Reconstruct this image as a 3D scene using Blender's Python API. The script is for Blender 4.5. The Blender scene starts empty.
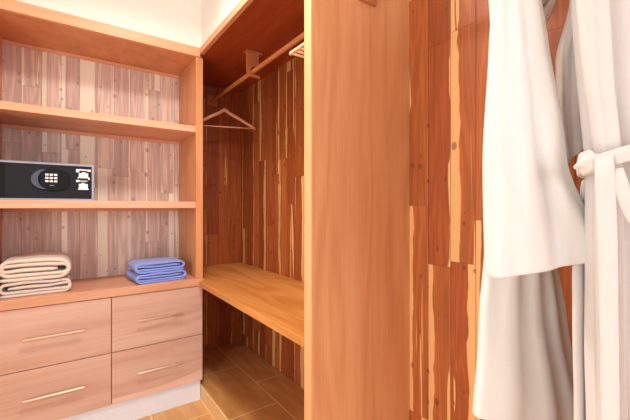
import bpy, bmesh, math, random
from mathutils import Vector, Matrix, noise as mnoise

random.seed(4)
sc = bpy.context.scene
COL = sc.collection
H = 1.284                      # eye height of the photographer above the floor

# ------------------------------------------------------------------ materials
def new_mat(name):
    m = bpy.data.materials.new(name); m.use_nodes = True
    nt = m.node_tree
    for n in list(nt.nodes):
        if n.type not in ('OUTPUT_MATERIAL', 'BSDF_PRINCIPLED'): nt.nodes.remove(n)
    return m, nt, nt.nodes['Principled BSDF']

class NB:
    """tiny node builder"""
    def __init__(s, nt): s.nt = nt
    def n(s, t, **kw):
        x = s.nt.nodes.new(t)
        for k, v in kw.items(): setattr(x, k, v)
        return x
    def put(s, sock, v):
        if isinstance(v, (int, float, tuple, list)): sock.default_value = v
        else: s.nt.links.new(v, sock)
    def math(s, op, a, b=0.0, c=0.0, clamp=False):
        x = s.n('ShaderNodeMath', operation=op); x.use_clamp = clamp
        s.put(x.inputs[0], a); s.put(x.inputs[1], b); s.put(x.inputs[2], c)
        return x.outputs[0]
    def comb(s, a, b, c):
        x = s.n('ShaderNodeCombineXYZ')
        for i, v in enumerate((a, b, c)): s.put(x.inputs[i], v)
        return x.outputs[0]
    def wn(s, v):
        x = s.n('ShaderNodeTexWhiteNoise', noise_dimensions='3D'); s.put(x.inputs['Vector'], v)
        return x.outputs['Value'], x.outputs['Color']
    def noise(s, v, scale=1.0, detail=3.0, rough=.55, dist=0.0):
        x = s.n('ShaderNodeTexNoise', noise_dimensions='3D')
        s.put(x.inputs['Vector'], v); x.inputs['Scale'].default_value = scale
        x.inputs['Detail'].default_value = detail; x.inputs['Roughness'].default_value = rough
        x.inputs['Distortion'].default_value = dist
        return x.outputs['Fac']
    def ramp(s, f, stops, interp='LINEAR'):
        x = s.n('ShaderNodeValToRGB'); cr = x.color_ramp; cr.interpolation = interp
        while len(cr.elements) < len(stops): cr.elements.new(.5)
        for e, (p, c) in zip(cr.elements, stops):
            e.position = p; e.color = (*c, 1) if len(c) == 3 else c
        s.put(x.inputs[0], f); return x.outputs[0]
    def mix(s, f, a, b, mode='MIX'):
        x = s.n('ShaderNodeMix', data_type='RGBA', blend_type=mode)
        s.put(x.inputs['Factor'], f)
        for k, v in ((6, a), (7, b)):
            s.put(x.inputs[k], (*v, 1) if isinstance(v, tuple) and len(v) == 3 else v)
        return x.outputs[2]
    def xyz(s):
        t = s.n('ShaderNodeTexCoord'); sp = s.n('ShaderNodeSeparateXYZ')
        s.nt.links.new(t.outputs['Object'], sp.inputs[0])
        return sp.outputs
    def smooth(s, v, lo, hi):
        x = s.n('ShaderNodeMapRange', interpolation_type='SMOOTHSTEP'); x.clamp = True
        s.put(x.inputs['Value'], v); s.put(x.inputs['From Min'], lo); s.put(x.inputs['From Max'], hi)
        return x.outputs['Result']
    def bump(s, h, strength, dist=.002):
        x = s.n('ShaderNodeBump'); x.inputs['Strength'].default_value = strength
        x.inputs['Distance'].default_value = dist; s.put(x.inputs['Height'], h)
        return x.outputs['Normal']

def srgb(r, g, b):
    f = lambda c: (c/255/12.92) if c/255 <= .04045 else ((c/255+.055)/1.055)**2.4
    return (f(r), f(g), f(b))

def wood(name, dark, mid, light, axis=2, rough=.42, figure=.5, seed=0.0, streak=0.0, scale=1.0):
    """planed solid timber, grain along `axis`"""
    m, nt, bs = new_mat(name); B = NB(nt)
    P = list(B.xyz())
    oi = B.n('ShaderNodeObjectInfo')
    off = B.math('MULTIPLY_ADD', oi.outputs['Random'], 31.0, seed)
    def vec(across, along):
        c = [B.math('MULTIPLY', P[i], along if i == axis else across) for i in range(3)]
        c[0] = B.math('ADD', c[0], off); return B.comb(*c)
    big = B.noise(vec(5.0*scale, .55*scale), 1.0, 2.0, .5, .3)
    rings = B.math('SINE', B.math('MULTIPLY', big, 46.0))
    rings = B.math('MULTIPLY_ADD', rings, .5, .5)
    fib = B.noise(vec(160.0, 3.5), 1.0, 4.0, .6)
    tone = B.noise(vec(9.0*scale, .5*scale), 1.0, 3.0, .55)
    v = B.math('ADD', B.math('MULTIPLY', rings, .22*figure), B.math('MULTIPLY', fib, .42))
    v = B.math('ADD', v, B.math('MULTIPLY', tone, .55))
    col = B.ramp(v, [(.30, dark), (.52, mid), (.74, light)])
    if streak > 0:                                       # a paler sapwood band along the board
        sn = B.noise(vec(4.2*scale, .5), 1.0, 1.0, .4)
        sm = B.smooth(sn, .585, .60)
        col = B.mix(B.math('MULTIPLY', sm, streak), col, tuple(min(1, c*1.35+.03) for c in light))
    kn = B.n('ShaderNodeTexVoronoi', voronoi_dimensions='3D'); B.put(kn.inputs['Vector'], vec(5.0, 2.2)); kn.inputs['Scale'].default_value = 1
    kcell = B.n('ShaderNodeSeparateColor'); nt.links.new(kn.outputs['Color'], kcell.inputs[0])
    km = B.math('MULTIPLY', B.smooth(kn.outputs['Distance'], .10, .03), B.math('GREATER_THAN', kcell.outputs[0], .90))
    col = B.mix(B.math('MULTIPLY', km, .45), col, tuple(c*.45 for c in dark))
    B.put(bs.inputs['Base Color'], col)
    bs.inputs['Roughness'].default_value = rough
    B.put(bs.inputs['Normal'], B.bump(fib, .12, .001))
    return m

def cedar(name, ua, width, length, hearts, sap, saprate, knot, grain_dark, seed=0.0, rough=.5, uoff=0.0, wobble=1.05, sapr=(.10, .52), flame=.685, sp=1.0, flu=26.0):
    """tongue-and-groove aromatic cedar: narrow upright boards, butt joints, sapwood streaks, knots"""
    m, nt, bs = new_mat(name); B = NB(nt)
    P = B.xyz(); U, V = P[ua], P[2]
    u = B.math('ADD', B.math('DIVIDE', U, width), uoff)
    b = B.math('FLOOR', u); f = B.math('FRACT', u)
    r1, _ = B.wn(B.comb(b, seed, 1.7))
    sv = B.math('MULTIPLY_ADD', r1, 7.0, B.math('DIVIDE', V, length))
    sg = B.math('FLOOR', sv); sf = B.math('FRACT', sv)
    r2, c2 = B.wn(B.comb(b, sg, seed + 3.1))
    sep = B.n('ShaderNodeSeparateColor'); nt.links.new(c2, sep.inputs[0])
    ra, rb, rc = sep.outputs
    base = B.ramp(r2, [(i/(len(hearts)-1), h) for i, h in enumerate(hearts)])
    idz = B.math('MULTIPLY_ADD', b, 5.37, B.math('MULTIPLY', sg, 2.91))
    # grain
    g1 = B.noise(B.comb(B.math('MULTIPLY', U, 95.0), B.math('MULTIPLY', V, 2.6), idz), 1.0, 4.0, .6, .4)
    g2 = B.noise(B.comb(B.math('MULTIPLY', U, 16.0), B.math('MULTIPLY', V, 1.1), idz), 1.0, 2.0, .5, .5)
    gr = B.math('ADD', B.math('MULTIPLY', g1, .6), B.math('MULTIPLY', B.math('MULTIPLY_ADD', B.math('SINE', B.math('MULTIPLY', g2, 40.0)), .5, .5), .28))
    base = B.mix(B.smooth(gr, .30, .66), B.mix(grain_dark, base, (0.10, .016, .006)), base)
    st = B.noise(B.comb(B.math('MULTIPLY', U, 38.0), B.math('MULTIPLY', V, .9), B.math('ADD', idz, 17.0)), 1.0, 3.0, .6)
    base = B.mix(B.math('MULTIPLY', B.smooth(st, .50, .68), grain_dark*1.1), base, tuple(c*.45 for c in hearts[0]))
    # sapwood: eats in from one edge of a board with a wandering border
    flip = B.math('GREATER_THAN', ra, .5)
    fe = B.math('ADD', B.math('MULTIPLY', f, B.math('SUBTRACT', 1.0, flip)), B.math('MULTIPLY', B.math('SUBTRACT', 1.0, f), flip))
    wob = B.noise(B.comb(B.math('MULTIPLY', U, 9.0), B.math('MULTIPLY', V, 3.2), idz), 1.0, 3.0, .62)
    d = B.math('ADD', fe, B.math('MULTIPLY', B.math('SUBTRACT', wob, .5), wobble))
    has = B.math('MULTIPLY', B.math('GREATER_THAN', rb, 1.0 - saprate), B.math('MULTIPLY_ADD', B.math('POWER', rc, sp), sapr[1]-sapr[0], sapr[0]))
    sm = B.smooth(B.math('SUBTRACT', has, d), -.012, .03)
    sm = B.math('MULTIPLY', sm, B.math('GREATER_THAN', has, .02))
    # stray sapwood flames inside a board
    fl = B.noise(B.comb(B.math('MULTIPLY', U, flu), B.math('MULTIPLY', V, 1.1), B.math('ADD', idz, 40.0)), 1.0, 2.0, .5, .7)
    sm2 = B.math('MULTIPLY', B.smooth(fl, flame, flame+.02), B.math('GREATER_THAN', rc, .35))
    sm = B.math('MAXIMUM', sm, sm2)
    sapc = B.mix(B.math('MULTIPLY', g1, .55), sap, tuple(c*.72 for c in sap))
    col = B.mix(sm, base, sapc)
    # knots
    vo = B.n('ShaderNodeTexVoronoi', voronoi_dimensions='2D')
    B.put(vo.inputs['Vector'], B.comb(B.math('MULTIPLY', U, 24.0), B.math('MULTIPLY', V, 17.0), 0.0)); vo.inputs['Scale'].default_value = 1
    kc = B.n('ShaderNodeSeparateColor'); nt.links.new(vo.outputs['Color'], kc.inputs[0])
    ks = B.math('MULTIPLY', B.math('GREATER_THAN', kc.outputs[0], 1.0 - knot), B.math('MULTIPLY_ADD', B.math('POWER', kc.outputs[1], 2.5), .25, .05))
    km = B.smooth(B.math('SUBTRACT', ks, vo.outputs['Distance']), -.05, .06)
    col = B.mix(B.math('MULTIPLY', km, .62), col, tuple(c*.42 for c in hearts[0]))
    # joints
    edge = B.math('MINIMUM', f, B.math('SUBTRACT', 1.0, f))
    j = B.smooth(edge, .028, .010)
    je = B.math('MINIMUM', sf, B.math('SUBTRACT', 1.0, sf))
    j2 = B.math('MULTIPLY', B.smooth(je, .0026, .0008), .7)
    jj = B.math('MAXIMUM', j, j2)
    col = B.mix(B.math('MULTIPLY', jj, .42), col, tuple(c*.25 for c in hearts[0]))
    B.put(bs.inputs['Base Color'], col)
    bs.inputs['Roughness'].default_value = rough
    hgt = B.math('SUBTRACT', B.math('MULTIPLY', g1, .15), jj)
    B.put(bs.inputs['Normal'], B.bump(hgt, .45, .0025))
    return m

def plain(name, col, rough=.5, metal=0.0, spec=None):
    m, nt, bs = new_mat(name); B = NB(nt)
    P = B.xyz()
    nz = B.noise(B.comb(P[0], P[1], P[2]), 22.0, 3.0)
    c = B.mix(nz, tuple(x*.95 for x in col), tuple(min(1, x*1.03) for x in col))
    B.put(bs.inputs['Base Color'], c)
    bs.inputs['Roughness'].default_value = rough; bs.inputs['Metallic'].default_value = metal
    if spec is not None: bs.inputs['Specular IOR Level'].default_value = spec
    return m

def fabric(name, col, fuzz=.35, scale=420.0, sheen=.25):
    m, nt, bs = new_mat(name); B = NB(nt)
    P = B.xyz(); v = B.comb(P[0], P[1], P[2])
    n1 = B.noise(v, scale, 3.0, .7); n2 = B.noise(v, 14.0, 3.0, .5)
    c = B.mix(n1, tuple(x*.86 for x in col), tuple(min(1, x*1.08) for x in col))
    c = B.mix(B.math('MULTIPLY', n2, .3), c, tuple(x*.90 for x in col))
    B.put(bs.inputs['Base Color'], c)
    bs.inputs['Roughness'].default_value = .92
    bs.inputs['Specular IOR Level'].default_value = .12
    bs.inputs['Sheen Weight'].default_value = sheen
    B.put(bs.inputs['Normal'], B.bump(n1, fuzz, .002))
    return m

def tile(name, c1, c2, grout, along_y=True):
    m, nt, bs = new_mat(name); B = NB(nt)
    P = B.xyz()
    br = B.n('ShaderNodeTexBrick')
    B.put(br.inputs['Vector'], B.comb(B.math('ADD', P[1], .22), B.math('SUBTRACT', P[0], .124), 0.0))
    br.offset = .5
    br.inputs['Scale'].default_value = 1.0
    br.inputs['Brick Width'].default_value = .60; br.inputs['Row Height'].default_value = .31
    br.inputs['Mortar Size'].default_value = .0035; br.inputs['Mortar Smooth'].default_value = .2
    br.inputs['Color1'].default_value = (0, 0, 0, 1); br.inputs['Color2'].default_value = (1, 1, 1, 1)
    g = B.noise(B.comb(B.math('MULTIPLY', P[0], 16.0), B.math('MULTIPLY', P[1], 3.0), P[2]), 1.0, 4.0, .6, .6)
    col = B.mix(B.smooth(g, .3, .7), c1, c2)
    col = B.mix(B.math('MULTIPLY', br.outputs['Color'], .25), col, tuple(x*.8 for x in c1))
    col = B.mix(br.outputs['Fac'], col, grout)
    B.put(bs.inputs['Base Color'], col); bs.inputs['Roughness'].default_value = .38
    B.put(bs.inputs['Normal'], B.bump(B.math('SUBTRACT', B.math('MULTIPLY', g, .1), br.outputs['Fac']), .3, .002))
    return m

def emit(name, col, strength):
    m, nt, bs = new_mat(name)
    bs.inputs['Base Color'].default_value = (*col, 1)
    bs.inputs['Emission Color'].default_value = (*col, 1)
    bs.inputs['Emission Strength'].default_value = strength
    return m

HEART = [srgb(154, 76, 36), srgb(182, 100, 48), srgb(168, 86, 40), srgb(190, 110, 56), srgb(160, 80, 36)]
PALE = [srgb(222, 194, 182), srgb(232, 208, 194), srgb(216, 186, 174), srgb(236, 214, 198), srgb(224, 196, 184)]
M = dict(
    cedar_right=cedar('cedar_boards_right_wall', 1, .107, .92, HEART, srgb(230, 178, 118), .66, .14, .30, seed=23.0, uoff=.07, wobble=.55, sapr=(.04, .42), flame=.645, sp=1.5, flu=34.0),
    cedar_back=cedar('cedar_boards_back_wall', 0, .107, .92, HEART, srgb(226, 166, 96), .45, .22, .30, seed=5.0, uoff=.02, wobble=.25, sapr=(.03, .12), flame=.66, flu=40.0),
    cedar_pale=cedar('cedar_boards_pale', 0, .0985, 1.1, PALE, srgb(248, 238, 218), .60, .34, .27, seed=9.0, uoff=.23, wobble=.16, sapr=(.06, 1.0), flame=.675, sp=3.0),
    rail=wood('wood_rail', srgb(214, 150, 108), srgb(226, 168, 126), srgb(234, 182, 140), axis=0, figure=.3),
    shelf=wood('wood_shelf', srgb(206, 142, 108), srgb(222, 162, 128), srgb(232, 178, 146), axis=0, figure=.3),
    side=wood('wood_side', srgb(190, 122, 76), srgb(208, 144, 96), srgb(222, 162, 114), axis=2, figure=.4),
    drawer=wood('wood_drawer', srgb(186, 144, 124), srgb(202, 162, 144), srgb(212, 178, 162), axis=0, figure=.6, streak=.5),
    worktop=wood('wood_worktop', srgb(188, 128, 94), srgb(206, 150, 118), srgb(216, 166, 138), axis=0, figure=.5),
    panel=wood('wood_panel', srgb(192, 130, 86), srgb(212, 150, 104), srgb(222, 166, 120), axis=2, figure=.55, scale=.9),
    edge=wood('wood_edge_lit', srgb(216, 150, 100), srgb(230, 168, 116), srgb(238, 184, 134), axis=2, figure=.3),  # panel wood made lighter, light on its front edge put into the colour
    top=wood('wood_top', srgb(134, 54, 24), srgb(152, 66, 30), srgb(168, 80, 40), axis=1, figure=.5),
    fascia=wood('wood_fascia', srgb(206, 142, 104), srgb(222, 160, 122), srgb(232, 176, 138), axis=1, figure=.3),
    bench=wood('wood_bench', srgb(176, 106, 46), srgb(198, 128, 62), srgb(212, 148, 82), axis=1, figure=.8),
    rod=wood('wood_rod', srgb(190, 118, 70), srgb(208, 138, 88), srgb(220, 156, 104), axis=1, figure=.2),
    hanger=wood('wood_hanger', srgb(206, 150, 108), srgb(222, 170, 128), srgb(234, 188, 148), axis=0, figure=.2),
    bracket=wood('wood_bracket', srgb(170, 100, 62), srgb(188, 118, 76), srgb(204, 138, 94), axis=2, figure=.2),
    brass=plain('brushed_brass', srgb(226, 210, 194), .3, 1.0),
    steel=plain('steel', srgb(190, 188, 186), .28, 1.0),
    dark=plain('dark_bronze', srgb(92, 58, 40), .45, .6),
    kick=plain('kick_paint', srgb(226, 230, 242), .5),
    white=plain('white_paint', srgb(240, 237, 230), .7),
    floor=tile('floor_tile', srgb(204, 152, 90), srgb(220, 172, 112), srgb(238, 208, 160)),
    platform=tile('platform_tile_shaded', srgb(182, 128, 72), srgb(204, 152, 94), srgb(228, 190, 138)),  # floor tile darkened, shade under the bench put into the colour
    grout=plain('pale_edge_trim', srgb(240, 214, 168), .5),
    safe_body=plain('safe_shell', srgb(30, 32, 38), .5, 0, .25),
    safe_door=plain('safe_door', srgb(20, 21, 30), .55, 0, .25),
    safe_frame=plain('safe_frame', srgb(150, 152, 168), .4, .3),
    black=plain('keypad_black', srgb(9, 9, 12), .5, 0, .2),
    key=plain('key_white', srgb(236, 238, 240), .5),
    label=plain('label_white', srgb(232, 234, 238), .6),
    chrome=plain('chrome', srgb(74, 78, 92), .4, .6),
    tan=fabric('tan_terry', srgb(228, 214, 200), .5, 300),
    tan2=fabric('grey_tan_terry', srgb(222, 208, 198), .5, 300),
    blue=fabric('blue_terry', srgb(140, 162, 236), .5, 300),
    robe=fabric('white_robe_cloth', srgb(218, 214, 209), .25, 500),
    robe2=fabric('cream_robe_cloth', srgb(206, 199, 194), .25, 500),
    lamp=emit('lamp_diffuser', (1.0, .92, .80), 3.0),
)

# ------------------------------------------------------------------ object helpers
def box(bm, x0, x1, y0, y1, z0, z1):
    vs = [bm.verts.new((x, y, z)) for x in (x0, x1) for y in (y0, y1) for z in (z0, z1)]
    for f in ((0, 1, 3, 2), (4, 6, 7, 5), (0, 4, 5, 1), (2, 3, 7, 6), (0, 2, 6, 4), (1, 5, 7, 3)):
        bm.faces.new([vs[i] for i in f])
    return bm

def Bx(*a): return box(bmesh.new(), *a)

def prism(bm, pts, a0, a1, axis):
    """polygon `pts` (2-D in the two other axes, in order) extruded along axis from a0 to a1"""
    def mk(p, a):
        if axis == 0: return (a, p[0], p[1])
        if axis == 1: return (p[0], a, p[1])
        return (p[0], p[1], a)
    lo = [bm.verts.new(mk(p, a0)) for p in pts]; hi = [bm.verts.new(mk(p, a1)) for p in pts]
    n = len(pts)
    bm.faces.new(lo); bm.faces.new(hi[::-1])
    for i in range(n): bm.faces.new((lo[i], hi[i], hi[(i+1) % n], lo[(i+1) % n]))
    return bm

def tube(bm, pts, rad, seg=12, cap=True):
    pts = [Vector(p) for p in pts]
    rads = rad if isinstance(rad, (list, tuple)) else [rad]*len(pts)
    rings = []; ref = None
    for i, p in enumerate(pts):
        t = (pts[min(i+1, len(pts)-1)] - pts[max(i-1, 0)]).normalized()
        if ref is None:
            ref = Vector((0, 0, 1)) if abs(t.z) < .9 else Vector((1, 0, 0))
        a = (ref - t*ref.dot(t)).normalized(); b = t.cross(a); ref = a
        rings.append([bm.verts.new(p + rads[i]*(a*math.cos(2*math.pi*k/seg) + b*math.sin(2*math.pi*k/seg))) for k in range(seg)])
    for r0, r1 in zip(rings, rings[1:]):
        for k in range(seg): bm.faces.new((r0[k], r0[(k+1) % seg], r1[(k+1) % seg], r1[k]))
    if cap:
        bm.faces.new(rings[0][::-1]); bm.faces.new(rings[-1])
    return bm

def obj(name, bm, mat, parent=None, bevel=0.0, smooth=False, subsurf=0, at=None, seg=2):
    bmesh.ops.recalc_face_normals(bm, faces=bm.faces)
    if parent is not None: o0 = Vector(parent.get('_o', (0, 0, 0)))
    elif at is not None: o0 = Vector(at)
    else:
        xs = [v.co for v in bm.verts]
        o0 = Vector(((min(v.x for v in xs)+max(v.x for v in xs))/2, (min(v.y for v in xs)+max(v.y for v in xs))/2, min(v.z for v in xs)))
    bmesh.ops.translate(bm, verts=bm.verts, vec=-o0)
    me = bpy.data.meshes.new(name); bm.to_mesh(me); bm.free()
    if smooth:
        for p in me.polygons: p.use_smooth = True
    me.materials.append(mat)
    o = bpy.data.objects.new(name, me); COL.objects.link(o)
    if parent is not None:
        o.parent = parent; o['_o'] = tuple(o0)
    else:
        o.location = o0; o['_o'] = tuple(o0)
    if bevel > 0:
        b = o.modifiers.new('bevel', 'BEVEL'); b.width = bevel; b.segments = seg; b.limit_method = 'ANGLE'
        b.harden_normals = False
    if subsurf:
        s = o.modifiers.new('subsurf', 'SUBSURF'); s.levels = subsurf; s.render_levels = subsurf
    return o

def tag(o, label, cat, group=None):
    o['label'] = label; o['category'] = cat
    if group: o['group'] = group
    return o

def thing(name, label, cat, loc, group=None):
    o = bpy.data.objects.new(name, None); COL.objects.link(o)
    o.empty_display_size = .05; o.location = loc; o['_o'] = tuple(loc)
    return tag(o, label, cat, group)

def struct(name, bm, mat, **kw):
    o = obj(name, bm, mat, at=(0, 0, 0), **kw); o['kind'] = 'structure'; return o

def copy_tree(o, parent=None):
    c = o.copy(); COL.objects.link(c)
    if parent is not None: c.parent = parent
    for ch in [k for k in bpy.data.objects if k.parent == o]: copy_tree(ch, c)
    return c

# ------------------------------------------------------------------ the room
XW = 1.272                    # cedar wall on the right
YB = 2.92                     # cedar wall at the far end of the hanging space
XL, YF, ZC = -1.35, -1.9, 2.80
XF = .735                     # front of the hanging section
YS = 2.353                    # front of the shelving
struct('floor', Bx(XL-.1, XW+.1, YF-.1, YB+.1, -.08, 0), M['floor'])
struct('ceiling', Bx(XL-.1, XW+.1, YF-.1, YB+.1, ZC, ZC+.08), M['white'])
struct('wall_right', Bx(XW, XW+.1, YF-.1, YB+.1, 0, ZC), M['cedar_right'])
struct('wall_back', Bx(XL-.1, XW, YB, YB+.1, 0, ZC), M['cedar_back'])
bm = bmesh.new()
DY0, DY1, DZ1 = -.45, .60, 2.1   # unseen opening on the left, added to let in side light
box(bm, XL-.1, XL, YF-.1, DY0, 0, ZC); box(bm, XL-.1, XL, DY1, YB, 0, ZC); box(bm, XL-.1, XL, DY0, DY1, DZ1, ZC)
struct('wall_left', bm, M['white'])
# wall behind the camera, with a window
bm = bmesh.new()
WX0, WX1, WZ0, WZ1 = -.25, 1.0, 1.0, 2.35
box(bm, XL, WX0, YF-.1, YF, 0, ZC); box(bm, WX1, XW, YF-.1, YF, 0, ZC)
box(bm, WX0, WX1, YF-.1, YF, 0, WZ0); box(bm, WX0, WX1, YF-.1, YF, WZ1, ZC)
struct('wall_front', bm, M['white'])
bm = bmesh.new()
for a in ((WX0, WX0+.05), (WX1-.05, WX1), ((WX0+WX1)/2-.02, (WX0+WX1)/2+.02)): box(bm, a[0], a[1], YF-.08, YF-.03, WZ0, WZ1)
for a in ((WZ0, WZ0+.05), (WZ1-.05, WZ1)): box(bm, WX0+.05, WX1-.05, YF-.079, YF-.031, a[0], a[1])
struct('window_1', bm, M['white'])
# plastered wall above the built-ins and beside the shelving
XU0, XU1 = -.345, .755        # shelving, outer faces
bm = bmesh.new()
box(bm, XL, XU0-.002, YS+.012, YB, 0, ZC)
box(bm, XU0-.002, XF+.012, YS+.012, YB, 2.3365, ZC)
box(bm, XF+.012, XW, 1.05, YB, 2.3365, ZC)
struct('trim_1', bm, M['white'])

# tiled platform under the hanging section
p = obj('platform_step', Bx(.745, XW-.0005, 1.102, YB-.0005, .0005, .101), M['platform'], at=(0, 0, .0005), bevel=.004)
obj('edge_trim', Bx(.7415, .7448, 1.102, YS-.002, .094, .1012), M['grout'], p)
tag(p, 'low raised platform of tan tiles on the floor under the wooden bench', 'platform')

# ------------------------------------------------------------------ shelving unit
SB = 2.781                    # face of its cedar back
T = .046
su = thing('shelving_unit', 'built-in open wooden shelving with pale knotty cedar back above the drawers', 'shelves', (.205, 2.6, .8135))
ZT = 2.3195
obj('side_panel', Bx(XU1-T, XU1, YS, SB+.02, .8135, 2.2742), M['side'], su, bevel=.0025)
obj('side_panel', Bx(XU0, XU0+T, YS, SB+.02, .8135, 2.2742), M['side'], su, bevel=.0025)
obj('back_panel', Bx(XU0+T, XU1-T, SB, SB+.02, .8135, 2.2742), M['cedar_pale'], su)
obj('top_panel', Bx(XU0, XU1, YS+.02, SB+.02, 2.2745, ZT), M['side'], su, bevel=.002)
obj('top_rail', Bx(XU0, XU1-.02, YS-.006, YS+.02, 2.2745, ZT+.016), M['rail'], su, bevel=.0025)
for z0, z1 in ((1.277, 1.3195), (1.776, 1.8175)):
    obj('shelf', Bx(XU0+T, XU1-T, YS+.004, SB, z0, z1), M['shelf'], su, bevel=.0025)
for z1 in (2.2742, 1.776, 1.277):
    obj('cleat', Bx(XU0+T, XU1-T, SB-.012, SB, z1-.022, z1-.0002), M['shelf'], su, bevel=.001)

# ------------------------------------------------------------------ drawers
dc = thing('drawer_cabinet', 'wooden four-drawer cabinet with slim bar pulls and white kickboard', 'cabinet', (.205, 2.6, 0.0005))
obj('carcass', Bx(XU0, XU1-.012, YS+.022, YB-.03, .137, .7635), M['side'], dc, bevel=.002)
obj('toe_kick', Bx(XU0, .742, YS+.014, YS+.0215, .0005, .1365), M['kick'], dc, bevel=.001)
for x0, x1 in ((-.305, .2225), (.2265, .7515)):
    for z0, z1, zh in ((.1375, .437, .291), (.441, .7605, .603)):
        d = obj('drawer', Bx(x0, x1, YS, YS+.0215, z0, z1), M['drawer'], dc, bevel=.002)
        xc = (x0+x1)/2
        bm = bmesh.new()
        tube(bm, [(xc-.131, YS-.028, zh), (xc+.131, YS-.028, zh)], .0066, 14)
        for s in (-1, 1): tube(bm, [(xc+s*.09, YS+.001, zh), (xc+s*.09, YS-.028, zh)], .0042, 10)
        obj('handle', bm, M['brass'], d, smooth=False)
wt = obj('worktop', Bx(-.345, .757, YS-.008, YB-.03, .764, .813), M['worktop'], bevel=.003)
tag(wt, 'thick wooden worktop board over the drawers carrying folded towels', 'worktop')

# ------------------------------------------------------------------ hanging section
ow = thing('open_wardrobe', 'built-in open wooden hanging closet frame with tall plain end panel', 'wardrobe', (1.0, 1.08, .0005))
YP0, YP1 = 1.055, 1.101       # the big end panel
obj('end_panel', Bx(XF, XW-.0005, YP0, YP1, .0005, 2.2925), M['panel'], ow, bevel=.0025)
obj('edge_lit_strip', Bx(XF-.004, XF-.0002, YP0+.0005, YP1-.0005, .0005, 2.2925), M['edge'], ow, bevel=.0012)  # paler strip that paints the lit front edge of the panel
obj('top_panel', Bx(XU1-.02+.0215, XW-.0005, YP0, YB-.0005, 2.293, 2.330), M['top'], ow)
obj('fascia', Bx(XU1-.0198-.0045, XU1+.001, YP0, YS-.0065, 2.293, 2.3355), M['fascia'], ow, bevel=.002)
# bench: notched round the shelving's side panel
bm = prism(bmesh.new(), [(.725, YP1+.0005), (XW-.001, YP1+.0005), (XW-.001, YB-.001), (.760, YB-.001), (.760, YS-.010), (.725, YS-.010)], .761, .797, 2)
b = obj('bench_shelf', bm, M['bench'], bevel=.004, seg=3)
tag(b, 'honey coloured wooden bench shelf inside the hanging closet', 'bench')

# rods
XR, ZR = 1.010, 2.171
def rail(y0, y1, brk, label):
    r = thing('clothes_rail', label, 'clothes rail', (XR, (y0+y1)/2, ZR))
    obj('rod', tube(bmesh.new(), [(XR, y0+.002, ZR), (XR, y1-.002, ZR)], .0142, 20), M['rod'], r, smooth=False)
    return r
def end_socket(r, y, s):
    """square wooden block carrying the rod's end"""
    bm = bmesh.new()
    prism(bm, [(XR-.045, ZR-.042), (XR+.045, ZR-.042), (XR+.045, ZR+.042), (XR-.045, ZR+.042)], y, y+s*.016, 1)
    e = obj('end_block', bm, M['bracket'], r, bevel=.003)
    obj('screw', tube(bmesh.new(), [(XR-.03, y+s*.014, ZR+.028), (XR-.03, y+s*.018, ZR+.028)], .004, 10), M['dark'], e)
    obj('collar', tube(bmesh.new(), [(XR, y+s*.012, ZR), (XR, y+s*.03, ZR)], .023, 18), M['bracket'], e)
def hook_bracket(r, y):
    """plate hung from the top board; a foot turns up under the rod"""
    bm = bmesh.new()
    zt = 2.2928
    outer = [(XR-.046, zt)]
    outer += [(XR-.046, ZR+.012)]
    for k in range(9):
        a = math.pi + math.pi*k/16
        outer.append((XR-.010+.036*math.cos(a), ZR+.012+.048*math.sin(a)))
    outer += [(XR+.046, ZR-.040), (XR+.046, ZR-.022), (XR+.020, ZR-.0205)]
    for k in range(7):
        a = -math.pi/2 - math.pi/2*k/6
        outer.append((XR+.0165*math.cos(a), ZR+.0165*math.sin(a)))
    outer += [(XR-.0165, ZR+.022), (XR+.040, ZR+.040), (XR+.040, zt)]
    prism(bm, outer, y-.009, y+.009, 1)
    b_ = obj('hook_bracket', bm, M['bracket'], r, bevel=.002)
    bm = Bx(XR-.056, XR+.056, y-.028, y+.028, zt-.006, zt)
    obj('flange', bm, M['bracket'], b_, bevel=.002)
    for s in (-1, 1):
        obj('screw', tube(bmesh.new(), [(XR+s*.024, y-.019, zt-.009), (XR+s*.024, y-.019, zt-.005)], .005, 12), M['steel'], b_)
r1 = rail(YP1, YB, None, 'round wooden clothes rail running under the hanging closet top')
end_socket(r1, YB-.0005, -1); end_socket(r1, YP1+.0005, 1); hook_bracket(r1, 2.126)
r2 = rail(-1.3, YP0, None, 'wooden clothes rail socket on near face of the tall end panel')
# near-side carrier: a cross bar fixed to the panel below the rod
e = obj('end_block', Bx(XR-.050, XR+.040, YP0-.016, YP0-.0005, ZR-.060, ZR+.052), M['bracket'], r2, bevel=.003)
obj('collar', tube(bmesh.new(), [(XR, YP0-.012, ZR), (XR, YP0-.03, ZR)], .023, 18), M['bracket'], e)
obj('end_block', Bx(XR-.045, XR+.045, -1.3, -1.284, ZR-.06, 2.799), M['bracket'], r2, bevel=.003)

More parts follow.
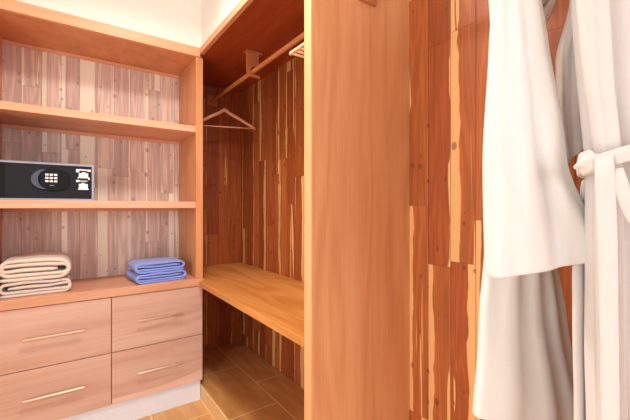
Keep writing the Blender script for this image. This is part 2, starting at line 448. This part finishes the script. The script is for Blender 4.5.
# hangers
HW = .235
def make_hanger(label, loc, rot, group=None, drop=0.0):
    h = thing('wooden_hanger', label, 'hanger', (0, 0, 0), group)
    # bowed shoulder arms: flat bar tapering to rounded ends
    n = 25; bm = bmesh.new(); rings = []
    for i in range(n):
        t = -1 + 2*i/(n-1); a = abs(t)
        x = t*HW
        z = -.112 - drop - .128*(a**1.15) + .012*math.exp(-(t/.10)**2)
        hh = .0155 - .0035*a; th = .0085 + .001*(1-a)
        if a > .97: hh *= .6; th *= .6
        y = -.012*a*a
        rings.append([bm.verts.new((x, y+th*math.cos(2*math.pi*k/10), z+hh*math.sin(2*math.pi*k/10))) for k in range(10)])
    for q, w in zip(rings, rings[1:]):
        for k in range(10): bm.faces.new((q[k], q[(k+1) % 10], w[(k+1) % 10], w[k]))
    bm.faces.new(rings[0]); bm.faces.new(rings[-1][::-1])
    obj('shoulder_bar', bm, M['hanger'], h, smooth=True)
    obj('trouser_bar', tube(bmesh.new(), [(-HW*.97, -.011, -.236-drop), (HW*.97, -.011, -.236-drop)], .0052, 10), M['hanger'], h, smooth=True)
    pts = [(0, 0, -.10-drop), (0, 0, -.052), (.006, 0, -.038)]
    for k in range(13):
        a = -math.pi*.42 + math.pi*1.35*k/12
        pts.append((.0195*math.cos(a), 0, .0005+.0195*math.sin(a)))
    obj('hook', tube(bmesh.new(), pts, .0021, 8), M['dark'], h, smooth=True)
    h.location = loc; h.rotation_euler = (0, 0, rot)
    return h
ZH = ZR - .002
make_hanger('pale wooden hanger hanging alone at far end of closet rail', (XR, 2.63, ZH), -math.radians(20), drop=.034)
GR = 'wooden hangers bunched beside the end panel'
h0 = None
names = ['outermost of the wooden hangers bunched behind the tall end panel',
         'second from left of the wooden hangers bunched behind the end panel',
         'third from left of the wooden hangers bunched behind the end panel',
         'wooden hanger of the bunch lying closest to the end panel']
for k in range(4):
    hx = make_hanger(names[k], (XR, 1.285-.031*k, ZH), math.radians(-1), GR)

# ------------------------------------------------------------------ safe
sf = thing('safe', 'black electronic safe with white keypad on the middle shelf', 'safe', (-.07, 2.56, 1.3198))
SX0, SX1, SY, SZ0, SZ1 = -.288, .139, 2.388, 1.3198, 1.523
obj('shell', Bx(SX0, SX1, SY+.004, 2.745, SZ0, SZ1), M['safe_body'], sf, bevel=.004)
bm = bmesh.new()
fw = .010
box(bm, SX0, SX1, SY-.004, SY+.0035, SZ1-fw, SZ1); box(bm, SX0, SX1, SY-.004, SY+.0035, SZ0, SZ0+fw)
box(bm, SX1-fw, SX1, SY-.004, SY+.0035, SZ0+fw, SZ1-fw); box(bm, SX0, SX0+.006, SY-.004, SY+.0035, SZ0+fw, SZ1-fw)
obj('frame', bm, M['safe_frame'], sf)
dr = obj('door', Bx(-.246, SX1-fw-.0015, SY-.003, SY+.0035, SZ0+fw+.001, SZ1-fw-.001), M['safe_door'], sf, bevel=.001)
kx, kz = -.043, 1.430
def ellipse_plate(bm, cx, cz, rx, rz, y0, y1, n=40, p=2.6):
    pts = []
    for k in range(n):
        a = 2*math.pi*k/n; c, s = math.cos(a), math.sin(a)
        pts.append((cx+rx*math.copysign(abs(c)**(2/p), c), cz+rz*math.copysign(abs(s)**(2/p), s)))
    return prism(bm, pts, y0, y1, 1)
# keypad plate with nine keys
kp = obj('keypad', ellipse_plate(bmesh.new(), -.040, 1.431, .066, .060, SY-.010, SY-.0032), M['black'], sf, bevel=.002)
for r in range(3):
    for c in range(3):
        obj('key', Bx(-.082+c*.0190, -.0675+c*.0190, SY-.0135, SY-.0098, 1.4525-r*.0175, 1.463-r*.0175), M['key'], kp, bevel=.001)
obj('indicator', Bx(-.063, -.043, SY-.0108, SY-.0098, 1.399, 1.402), M['safe_frame'], kp)
# crescent grip on the left of the keypad
pts = []
for k in range(17):
    a = math.pi*.60 + math.pi*.80*k/16
    pts.append((-.075+.068*math.cos(a), 1.432+.056*math.sin(a)))
for k in range(17):
    a = math.pi*1.40 - math.pi*.80*k/16
    pts.append((-.062+.050*math.cos(a), 1.432+.054*math.sin(a)))
obj('grip', prism(bmesh.new(), pts, SY-.013, SY-.0032, 1), M['chrome'], sf, bevel=.002)
# printed instructions at the right of the door
lb = bmesh.new()
yl = (SY-.0042, SY-.0032)
def rect(x0, x1, z0, z1): box(lb, x0, x1, yl[0], yl[1], z0, z1)
rect(.055, .124, 1.489, 1.496); rect(.055, .070, 1.478, 1.489); rect(.108, .124, 1.484, 1.489)
rect(.068, .112, 1.452, 1.474); rect(.062, .118, 1.446, 1.4515); rect(.082, .102, 1.476, 1.480)
rect(.112, .120, 1.438, 1.4455)
rect(.055, .070, 1.424, 1.436); rect(.070, .108, 1.428, 1.4325)
rect(.068, .110, 1.388, 1.414); rect(.064, .114, 1.381, 1.3875); rect(.078, .098, 1.416, 1.420)
obj('label', lb, M['label'], sf)
obj('hinge_gap', Bx(SX0+.006, -.2475, SY+.0036, SY+.0039, SZ0+fw, SZ1-fw), M['black'], sf)

# ------------------------------------------------------------------ towels
def spiral(W, Hh, t, turns, flip):
    """centre line of a flat-rolled cloth in (x, z), outermost end at the bottom"""
    pts = []; z = t/2; R = (Hh-t)/2; side = 1
    xl, xr = t*.6, W-Hh/2
    pts += [(xl + (xr-xl)*i/10, z) for i in range(10)]
    cz = z+R; lv = [z]
    for k in range(turns*2):
        if side > 0:
            cx = xr + (Hh-t)/2 - R - .001*k
            for i in range(11):
                a = -math.pi/2 + math.pi*i/10; pts.append((cx+R*math.cos(a), cz+R*math.sin(a)))
            ztop = cz+R; nR = R - t/2*1.04; cz = ztop - nR
            x_end = Hh/2 + (.0 if k else 0) + .006*k
        else:
            cx = Hh/2 - ((Hh-t)/2 - R) + .004*k
            for i in range(11):
                a = math.pi/2 + math.pi*i/10; pts.append((cx+R*math.cos(a), cz+R*math.sin(a)))
            nR = R - t/2*1.04; cz = (cz-R) + nR
        R = nR
        nx = (Hh/2+.012*k) if side > 0 else (xr-.02*k)
        x0, zz = pts[-1]
        lv.append(zz)
        if R < t*.62:                                     # last lap lies in the middle of the roll
            zm = (lv[-2]+lv[-3])/2 if len(lv) > 2 else zz
            nx = x0 - side*(W-Hh*.86)
            for i in range(1, 10): pts.append((x0+(nx-x0)*i/9, zz+(zm-zz)*min(1, i/3)))
            break
        for i in range(1, 10): pts.append((x0+(nx-x0)*i/10, zz))
        side *= -1
    # tuck the free end in
    x0, zz = pts[-1]
    if flip: pts = [(W-x, q) for x, q in pts]
    return pts

def towel(name, label, W, Hh, D, t, turns, flip, mat, loc, rot, group, seed, sag=.006):
    path = spiral(W, Hh, t, turns, flip)
    ny = 15; bm = bmesh.new(); rows = []
    n = len(path)
    nrm = []
    for i in range(n):
        a = path[max(i-1, 0)]; c = path[min(i+1, n-1)]
        dx, dz = c[0]-a[0], c[1]-a[1]; L = math.hypot(dx, dz) or 1
        nrm.append((-dz/L, dx/L))
    for j in range(ny):
        v = j/(ny-1); y = -D/2 + D*v
        endf = 1 - .16*max(0, 1-min(v, 1-v)*14)
        row = []
        for sgn in (1, -1):
            seq = range(n) if sgn > 0 else range(n-1, -1, -1)
            for i in seq:
                th = t*.47*endf*(.55 if i in (0, n-1) else 1)
                x = path[i][0] + sgn*nrm[i][0]*th; z = path[i][1] + sgn*nrm[i][1]*th
                q = mnoise.noise(Vector((x*11+seed, y*9, z*13)))
                x2 = x - W/2 + .004*mnoise.noise(Vector((y*8+seed, z*24, 3.1)))
                zf = z/Hh
                z2 = z + zf*(q*.006 - sag*(2*x/W-1)**2*1.2)
                y2 = y + .006*mnoise.noise(Vector((x*9, z*40+seed, 7.7)))*(1 if True else 0)
                row.append(bm.verts.new((x2, y2, max(z2, .0006))))
        rows.append(row)
    m2 = len(rows[0])
    for a, c in zip(rows, rows[1:]):
        for k in range(m2): bm.faces.new((a[k], a[(k+1) % m2], c[(k+1) % m2], c[k]))
    for row in (rows[0], rows[-1]):
        for i in range(n-1): bm.faces.new((row[i], row[i+1], row[m2-2-i], row[m2-1-i]))
    o = obj(name, bm, mat, smooth=True, at=(0, 0, 0))
    o.location = loc; o.rotation_euler = (0, 0, rot)
    return tag(o, label, 'towel', group)
WT = .8133
g = 'tan towels on the worktop'
towel('folded_towel', 'thin folded tan towel at bottom of tan stack on worktop', .315, .078, .31, .0160, 3, False, M['tan2'], (-.125, 2.556, WT), math.radians(1.5), g, 3.0, .003)
towel('folded_towel', 'thick folded tan towel on top of tan stack below safe', .318, .116, .315, .0210, 3, False, M['tan'], (-.124, 2.556, WT+.0795), math.radians(-.5), g, 11.0)
g = 'blue towels on the worktop'
towel('folded_towel', 'lower folded blue towel of the blue stack on the worktop', .308, .060, .27, .0125, 3, True, M['blue'], (.497, 2.505, WT), math.radians(5), g, 21.0, .002)
towel('folded_towel', 'upper folded blue towel of the blue stack on the worktop', .302, .064, .26, .0135, 3, True, M['blue'], (.497, 2.508, WT+.061), math.radians(2.5), g, 31.0, .004)

# ------------------------------------------------------------------ robes
def lerp_keys(keys, z):
    """keys: list of (z, value-tuple) with z falling"""
    if z >= keys[0][0]: return keys[0][1]
    for (za, va), (zb, vb) in zip(keys, keys[1:]):
        if z >= zb:
            t = (za-z)/(za-zb); t = t*t*(3-2*t)*.5 + t*.5
            return tuple(a+(b-a)*t for a, b in zip(va, vb))
    return keys[-1][1]

def loft(keys, ztop, zbot, pleats, rows=40, cols=44, seed=0.0, open_bottom=True, slant=(0, 0), lip=.03, flat=.38):
    """hanging cloth tube. keys give at each height (ax, ay, bx, by, thickness): the flattened tube runs from a to b.
    pleats: list of (waves, amp_top, amp_bottom, phase, drift)"""
    bm = bmesh.new(); rings = []
    def ring(z, shrink=0.0, dz=0.0, zz=None):
        ax, ay, bx, by, th = lerp_keys(keys, z)
        d = Vector((bx-ax, by-ay, 0)); L = d.length; d.normalize(); nn = Vector((d.y, -d.x, 0))
        if nn.y > 0: nn = -nn                            # towards the camera side
        tt = (ztop-z)/(ztop-zbot); out = []
        for sgn in (1, -1):
            for i in range(cols):
                u = i/cols if sgn > 0 else 1-i/cols
                prof = (max(0, 1-(2*u-1)**2))**flat
                off = 0
                for (wv, a0, a1, ph, dr) in pleats:
                    w = math.sin(2*math.pi*(wv*u + ph + dr*tt) + .8*mnoise.noise(Vector((u*2.2+seed, z*1.7, wv))))
                    w = math.copysign(abs(w)**.8, w)
                    off += (a0+(a1-a0)*tt)*w
                off += .006*mnoise.noise(Vector((u*5+seed*3, z*6, 1.3)))
                if sgn < 0: off *= .75
                p = Vector((ax, ay, 0)) + d*L*(shrink/L + u*(1-2*shrink/L)) + nn*(sgn*(th/2-shrink)*prof + off*prof**.5)
                hz = (z if zz is None else zz) + slant[0]*(1-u)*tt**6 + slant[1]*u*tt**6
                out.append(bm.verts.new((p.x, p.y, hz)))
        return out
    for r in range(rows+1): rings.append(ring(ztop + (zbot-ztop)*r/rows))
    if open_bottom:
        rings.append(ring(zbot, .0035, 0, zbot-.004))
        rings.append(ring(zbot, .008, 0, zbot-.001))
        rings.append(ring(zbot, .010, 0, zbot+lip))
    for a, c in zip(rings, rings[1:]):
        n = len(a)
        for k in range(n): bm.faces.new((a[k], a[(k+1) % n], c[(k+1) % n], c[k]))
    n = len(rings[0])
    def capf(rg):
        m = len(rg)
        for i in range(m//2): 
            a, b_, c, d_ = rg[i], rg[i+1], rg[(m-i-1) % m], rg[(m-i) % m]
            vs = []
            for v in (a, b_, c, d_):
                if v not in vs: vs.append(v)
            if len(vs) >= 3:
                try: bm.faces.new(vs)
                except ValueError: pass
    capf(rings[0]); capf(rings[-1])
    return bm

def Z(h): return h + H
# robe hanging with its wide sleeve towards us
rb = thing('bathrobe', 'white bathrobe with wide flared sleeve hanging in front of cedar wall', 'bathrobe', (XR, .46, Z(-.62)))
body_keys = [(Z(.72), (.95, .47, 1.07, .455, .03)), (Z(.63), (.80, .475, 1.22, .455, .04)), (Z(.57), (.88, .475, 1.10, .455, .05)), (Z(.46), (.895, .475, 1.08, .455, .05)),
             (Z(.2), (.91, .475, 1.10, .44, .06)), (Z(-.10), (.875, .475, 1.12, .430, .065)), (Z(-.30), (.838, .475, 1.175, .415, .06)), (Z(-.62), (.815, .478, 1.262, .392, .07))]
obj('body', loft(body_keys, Z(.72), Z(-.62), [(.8, .004, .011, -.14, .0), (3.7, .002, .005, .4, .1)], seed=2.0, slant=(.11, -.02)), M['robe'], rb, smooth=True, subsurf=1)
sl_keys = [(Z(.64), (.785, .43, .830, .405, .045)), (Z(.47), (.776, .410, .852, .352, .05)), (Z(.36), (.762, .408, .862, .343, .055)),
           (Z(.10), (.720, .400, .876, .312, .055)), (Z(-.13), (.709, .392, .950, .262, .058))]
obj('sleeve', loft(sl_keys, Z(.64), Z(-.125), [(.9, .003, .006, .05, .05), (2.6, .001, .0025, .2, 0)], seed=6.0, slant=(-.016, .018), flat=.12), M['robe'], rb, smooth=True, subsurf=1)
far_keys = [(Z(.64), (1.17, .475, 1.225, .455, .04)), (Z(.5), (1.10, .475, 1.14, .46, .04)), (Z(-.13), (1.09, .485, 1.17, .465, .045))]
obj('sleeve', loft(far_keys, Z(.64), Z(-.13), [(1.3, .003, .006, .62, .1)], rows=20, cols=24, seed=8.0), M['robe'], rb, smooth=True, subsurf=1)

# second robe, nearer the camera along the rail, gathered by its belt
rc = thing('bathrobe', 'cream bathrobe gathered by a cloth belt at right edge', 'bathrobe', (XR, .24, Z(-.75)))
b2 = [(Z(.72), (.95, .245, 1.07, .235, .03)), (Z(.62), (.800, .265, 1.23, .21, .06)), (Z(.40), (.800, .260, 1.22, .205, .07)),
      (Z(.075), (.825, .243, 1.17, .19, .06)), (Z(-.12), (.832, .241, 1.19, .18, .075)), (Z(-.75), (.845, .236, 1.24, .18, .09))]
obj('body', loft(b2, Z(.72), Z(-.75), [(5.2, .016, .022, .05, .10), (12.5, .008, .008, .3, .25)], rows=56, cols=110, seed=12.0), M['robe2'], rc, smooth=True, subsurf=1)
bp = [(Z(.06), (.91, .292, 1.18, .24, .03)), (Z(-.15), (.885, .300, 1.20, .25, .035)), (Z(-.75), (.89, .292, 1.24, .25, .04))]
obj('back_panel', loft(bp, Z(.06), Z(-.72), [(4.2, .004, .010, .15, .05)], rows=30, cols=40, seed=14.0), M['robe2'], rc, smooth=True, subsurf=1)
s2 = [(Z(.64), (1.02, .335, 1.05, .32, .03)), (Z(.50), (1.005, .340, 1.04, .322, .03)), (Z(.36), (.965, .357, 1.02, .325, .035)), (Z(.25), (.962, .357, 1.02, .322, .035)), (Z(.12), (.985, .350, 1.03, .325, .03))]
obj('sleeve', loft(s2, Z(.64), Z(.125), [(1.3, .003, .004, .3, .1)], rows=24, cols=26, seed=16.0, slant=(-.02, .03)), M['robe2'], rc, smooth=True, subsurf=1)
sb_ = [(Z(.64), (1.19, .225, 1.245, .205, .04)), (Z(-.13), (1.17, .215, 1.26, .18, .05))]
obj('sleeve', loft(sb_, Z(.64), Z(-.13), [(1.3, .003, .006, .62, .1)], rows=20, cols=24, seed=18.0), M['robe2'], rc, smooth=True, subsurf=1)

def strap(bm, pts, wdir, w, t=.006, sub=8):
    """flat cloth band along a smoothed path; wdir gives the width direction at each control point"""
    P = [Vector(p) for p in pts]; Wd = [Vector(d).normalized() for d in wdir]
    def cr(a, b_, c, d, u): return .5*((2*b_)+(c-a)*u+(2*a-5*b_+4*c-d)*u*u+(3*b_-a-3*c+d)*u**3)
    pp, ww = [], []
    for i in range(len(P)-1):
        i0, i3 = max(i-1, 0), min(i+2, len(P)-1)
        for k in range(sub):
            u = k/sub
            pp.append(cr(P[i0], P[i], P[i+1], P[i3], u)); ww.append(Wd[i].lerp(Wd[i+1], u).normalized())
    pp.append(P[-1]); ww.append(Wd[-1]); rings = []
    for i, p in enumerate(pp):
        tg = (pp[min(i+1, len(pp)-1)]-pp[max(i-1, 0)]).normalized()
        a = (ww[i]-tg*ww[i].dot(tg)).normalized(); n = tg.cross(a)
        q = .0025*mnoise.noise(p*25)
        rings.append([bm.verts.new(p + a*(w/2)*math.copysign(abs(math.cos(x))**.7, math.cos(x)) + n*(t/2*math.sin(x)+q)) for x in [2*math.pi*k/12 for k in range(12)]])
    for r0, r1_ in zip(rings, rings[1:]):
        for k in range(12): bm.faces.new((r0[k], r0[(k+1) % 12], r1_[(k+1) % 12], r1_[k]))
    bm.faces.new(rings[0]); bm.faces.new(rings[-1][::-1])
    return bm
UP = (0, 0, 1)
bm = bmesh.new()
strap(bm, [(.90, .270, Z(.072)), (.84, .272, Z(.074)), (.805, .258, Z(.078)), (.788, .222, Z(.082)), (.815, .178, Z(.098)), (.90, .142, Z(.115)), (1.02, .130, Z(.11)), (1.19, .13, Z(.08))], [UP]*8, .028, .006)
obj('belt', bm, M['robe2'], rc, smooth=True)
bm = bmesh.new()
strap(bm, [(.785, .216, Z(.092)), (.772, .212, Z(.060)), (.771, .208, Z(-.05)), (.774, .206, Z(-.25)), (.772, .204, Z(-.52))], [(.4, -1, 0), (.4, -1, 0), (.5, -1, 0), (.6, -1, 0), (.5, -1, 0)], .028, .006)
kb = bmesh.new(); bmesh.ops.create_icosphere(kb, subdivisions=4, radius=1)
for v in kb.verts:
    c = v.co.copy(); k = 1 + .18*mnoise.noise(c*2.3) + .10*math.sin(c.z*7 + c.y*3)
    v.co = Vector((.788 + c.x*.015*k, .240 + c.y*.020*k, Z(.080) + c.z*.022*k))
obj('belt_knot', kb, M['robe2'], rc, smooth=True)
strap(bm, [(.782, .200, Z(.065)), (.778, .184, Z(.01)), (.785, .172, Z(-.022)), (.800, .160, Z(-.005)), (.82, .155, Z(.05))], [(.3, -1, .4)]*5, .022, .006)
obj('belt_tie', bm, M['robe2'], rc, smooth=True)

# robe hangers on the near rail
make_hanger('wooden hanger inside the white bathrobe with the wide sleeve', (XR, .47, ZH), math.radians(-3))
make_hanger('wooden hanger inside the cream belted bathrobe', (XR, .245, ZH), math.radians(-9))

# ------------------------------------------------------------------ lamp, daylight, camera
LX, LY = .36, 1.30
cl = thing('ceiling_light', 'round white flush ceiling lamp', 'ceiling light', (LX, LY, ZC))
obj('base', tube(bmesh.new(), [(LX, LY, ZC-.001), (LX, LY, ZC-.03)], .17, 40), M['white'], cl)
obj('diffuser', tube(bmesh.new(), [(LX, LY, ZC-.0305), (LX, LY, ZC-.05), (LX, LY, ZC-.06)], [.155, .15, .12], 40), M['lamp'], cl)
def area(name, loc, rot, sx, sy, power, col, shape='RECTANGLE', spread=180):
    l = bpy.data.lights.new(name, 'AREA'); l.shape = shape; l.size = sx; l.size_y = sy
    l.energy = power; l.color = col; l.spread = math.radians(spread)
    o = bpy.data.objects.new(name, l); COL.objects.link(o); o.location = loc; o.rotation_euler = rot
    return o
area('ceiling_lamp', (LX, LY, ZC-.066), (0, 0, 0), .30, .30, 24, (1.0, .95, .86), 'DISK', 155)
area('window_daylight', ((WX0+WX1)/2, YF-.12, (WZ0+WZ1)/2), (math.radians(90), 0, 0), WX1-WX0, WZ1-WZ0, 32, (.86, .93, 1.0))

area('added_side_light', (XL-.12, (DY0+DY1)/2, DZ1/2), (0, math.radians(-90), 0), DZ1, DY1-DY0, 40, (1.0, .97, .93))  # added light outside the unseen left opening, brightens robes and panel edge

w = bpy.data.worlds.new('world'); sc.world = w; w.use_nodes = True
w.node_tree.nodes['Background'].inputs[0].default_value = (.75, .86, 1.0, 1)
w.node_tree.nodes['Background'].inputs[1].default_value = 1.5

cam = bpy.data.cameras.new('camera'); cam.sensor_width = 36; cam.lens = 354/630*36
cam.shift_y = -3/630; cam.clip_start = .02
co = bpy.data.objects.new('camera', cam); COL.objects.link(co)
co.location = (0, 0, H); co.rotation_euler = (math.pi/2, 0, -math.atan2(251, 354))
sc.camera = co

for o in bpy.data.objects:
    if '_o' in o: del o['_o']
vs = sc.view_settings
sc.display_settings.display_device = 'sRGB'
vs.view_transform = 'Standard'; vs.look = 'None'; vs.gamma = 1; vs.use_curve_mapping = False
vs.exposure = 0.02
sc.cycles.use_denoising = True
sc.cycles.max_bounces = 10; sc.cycles.diffuse_bounces = 6
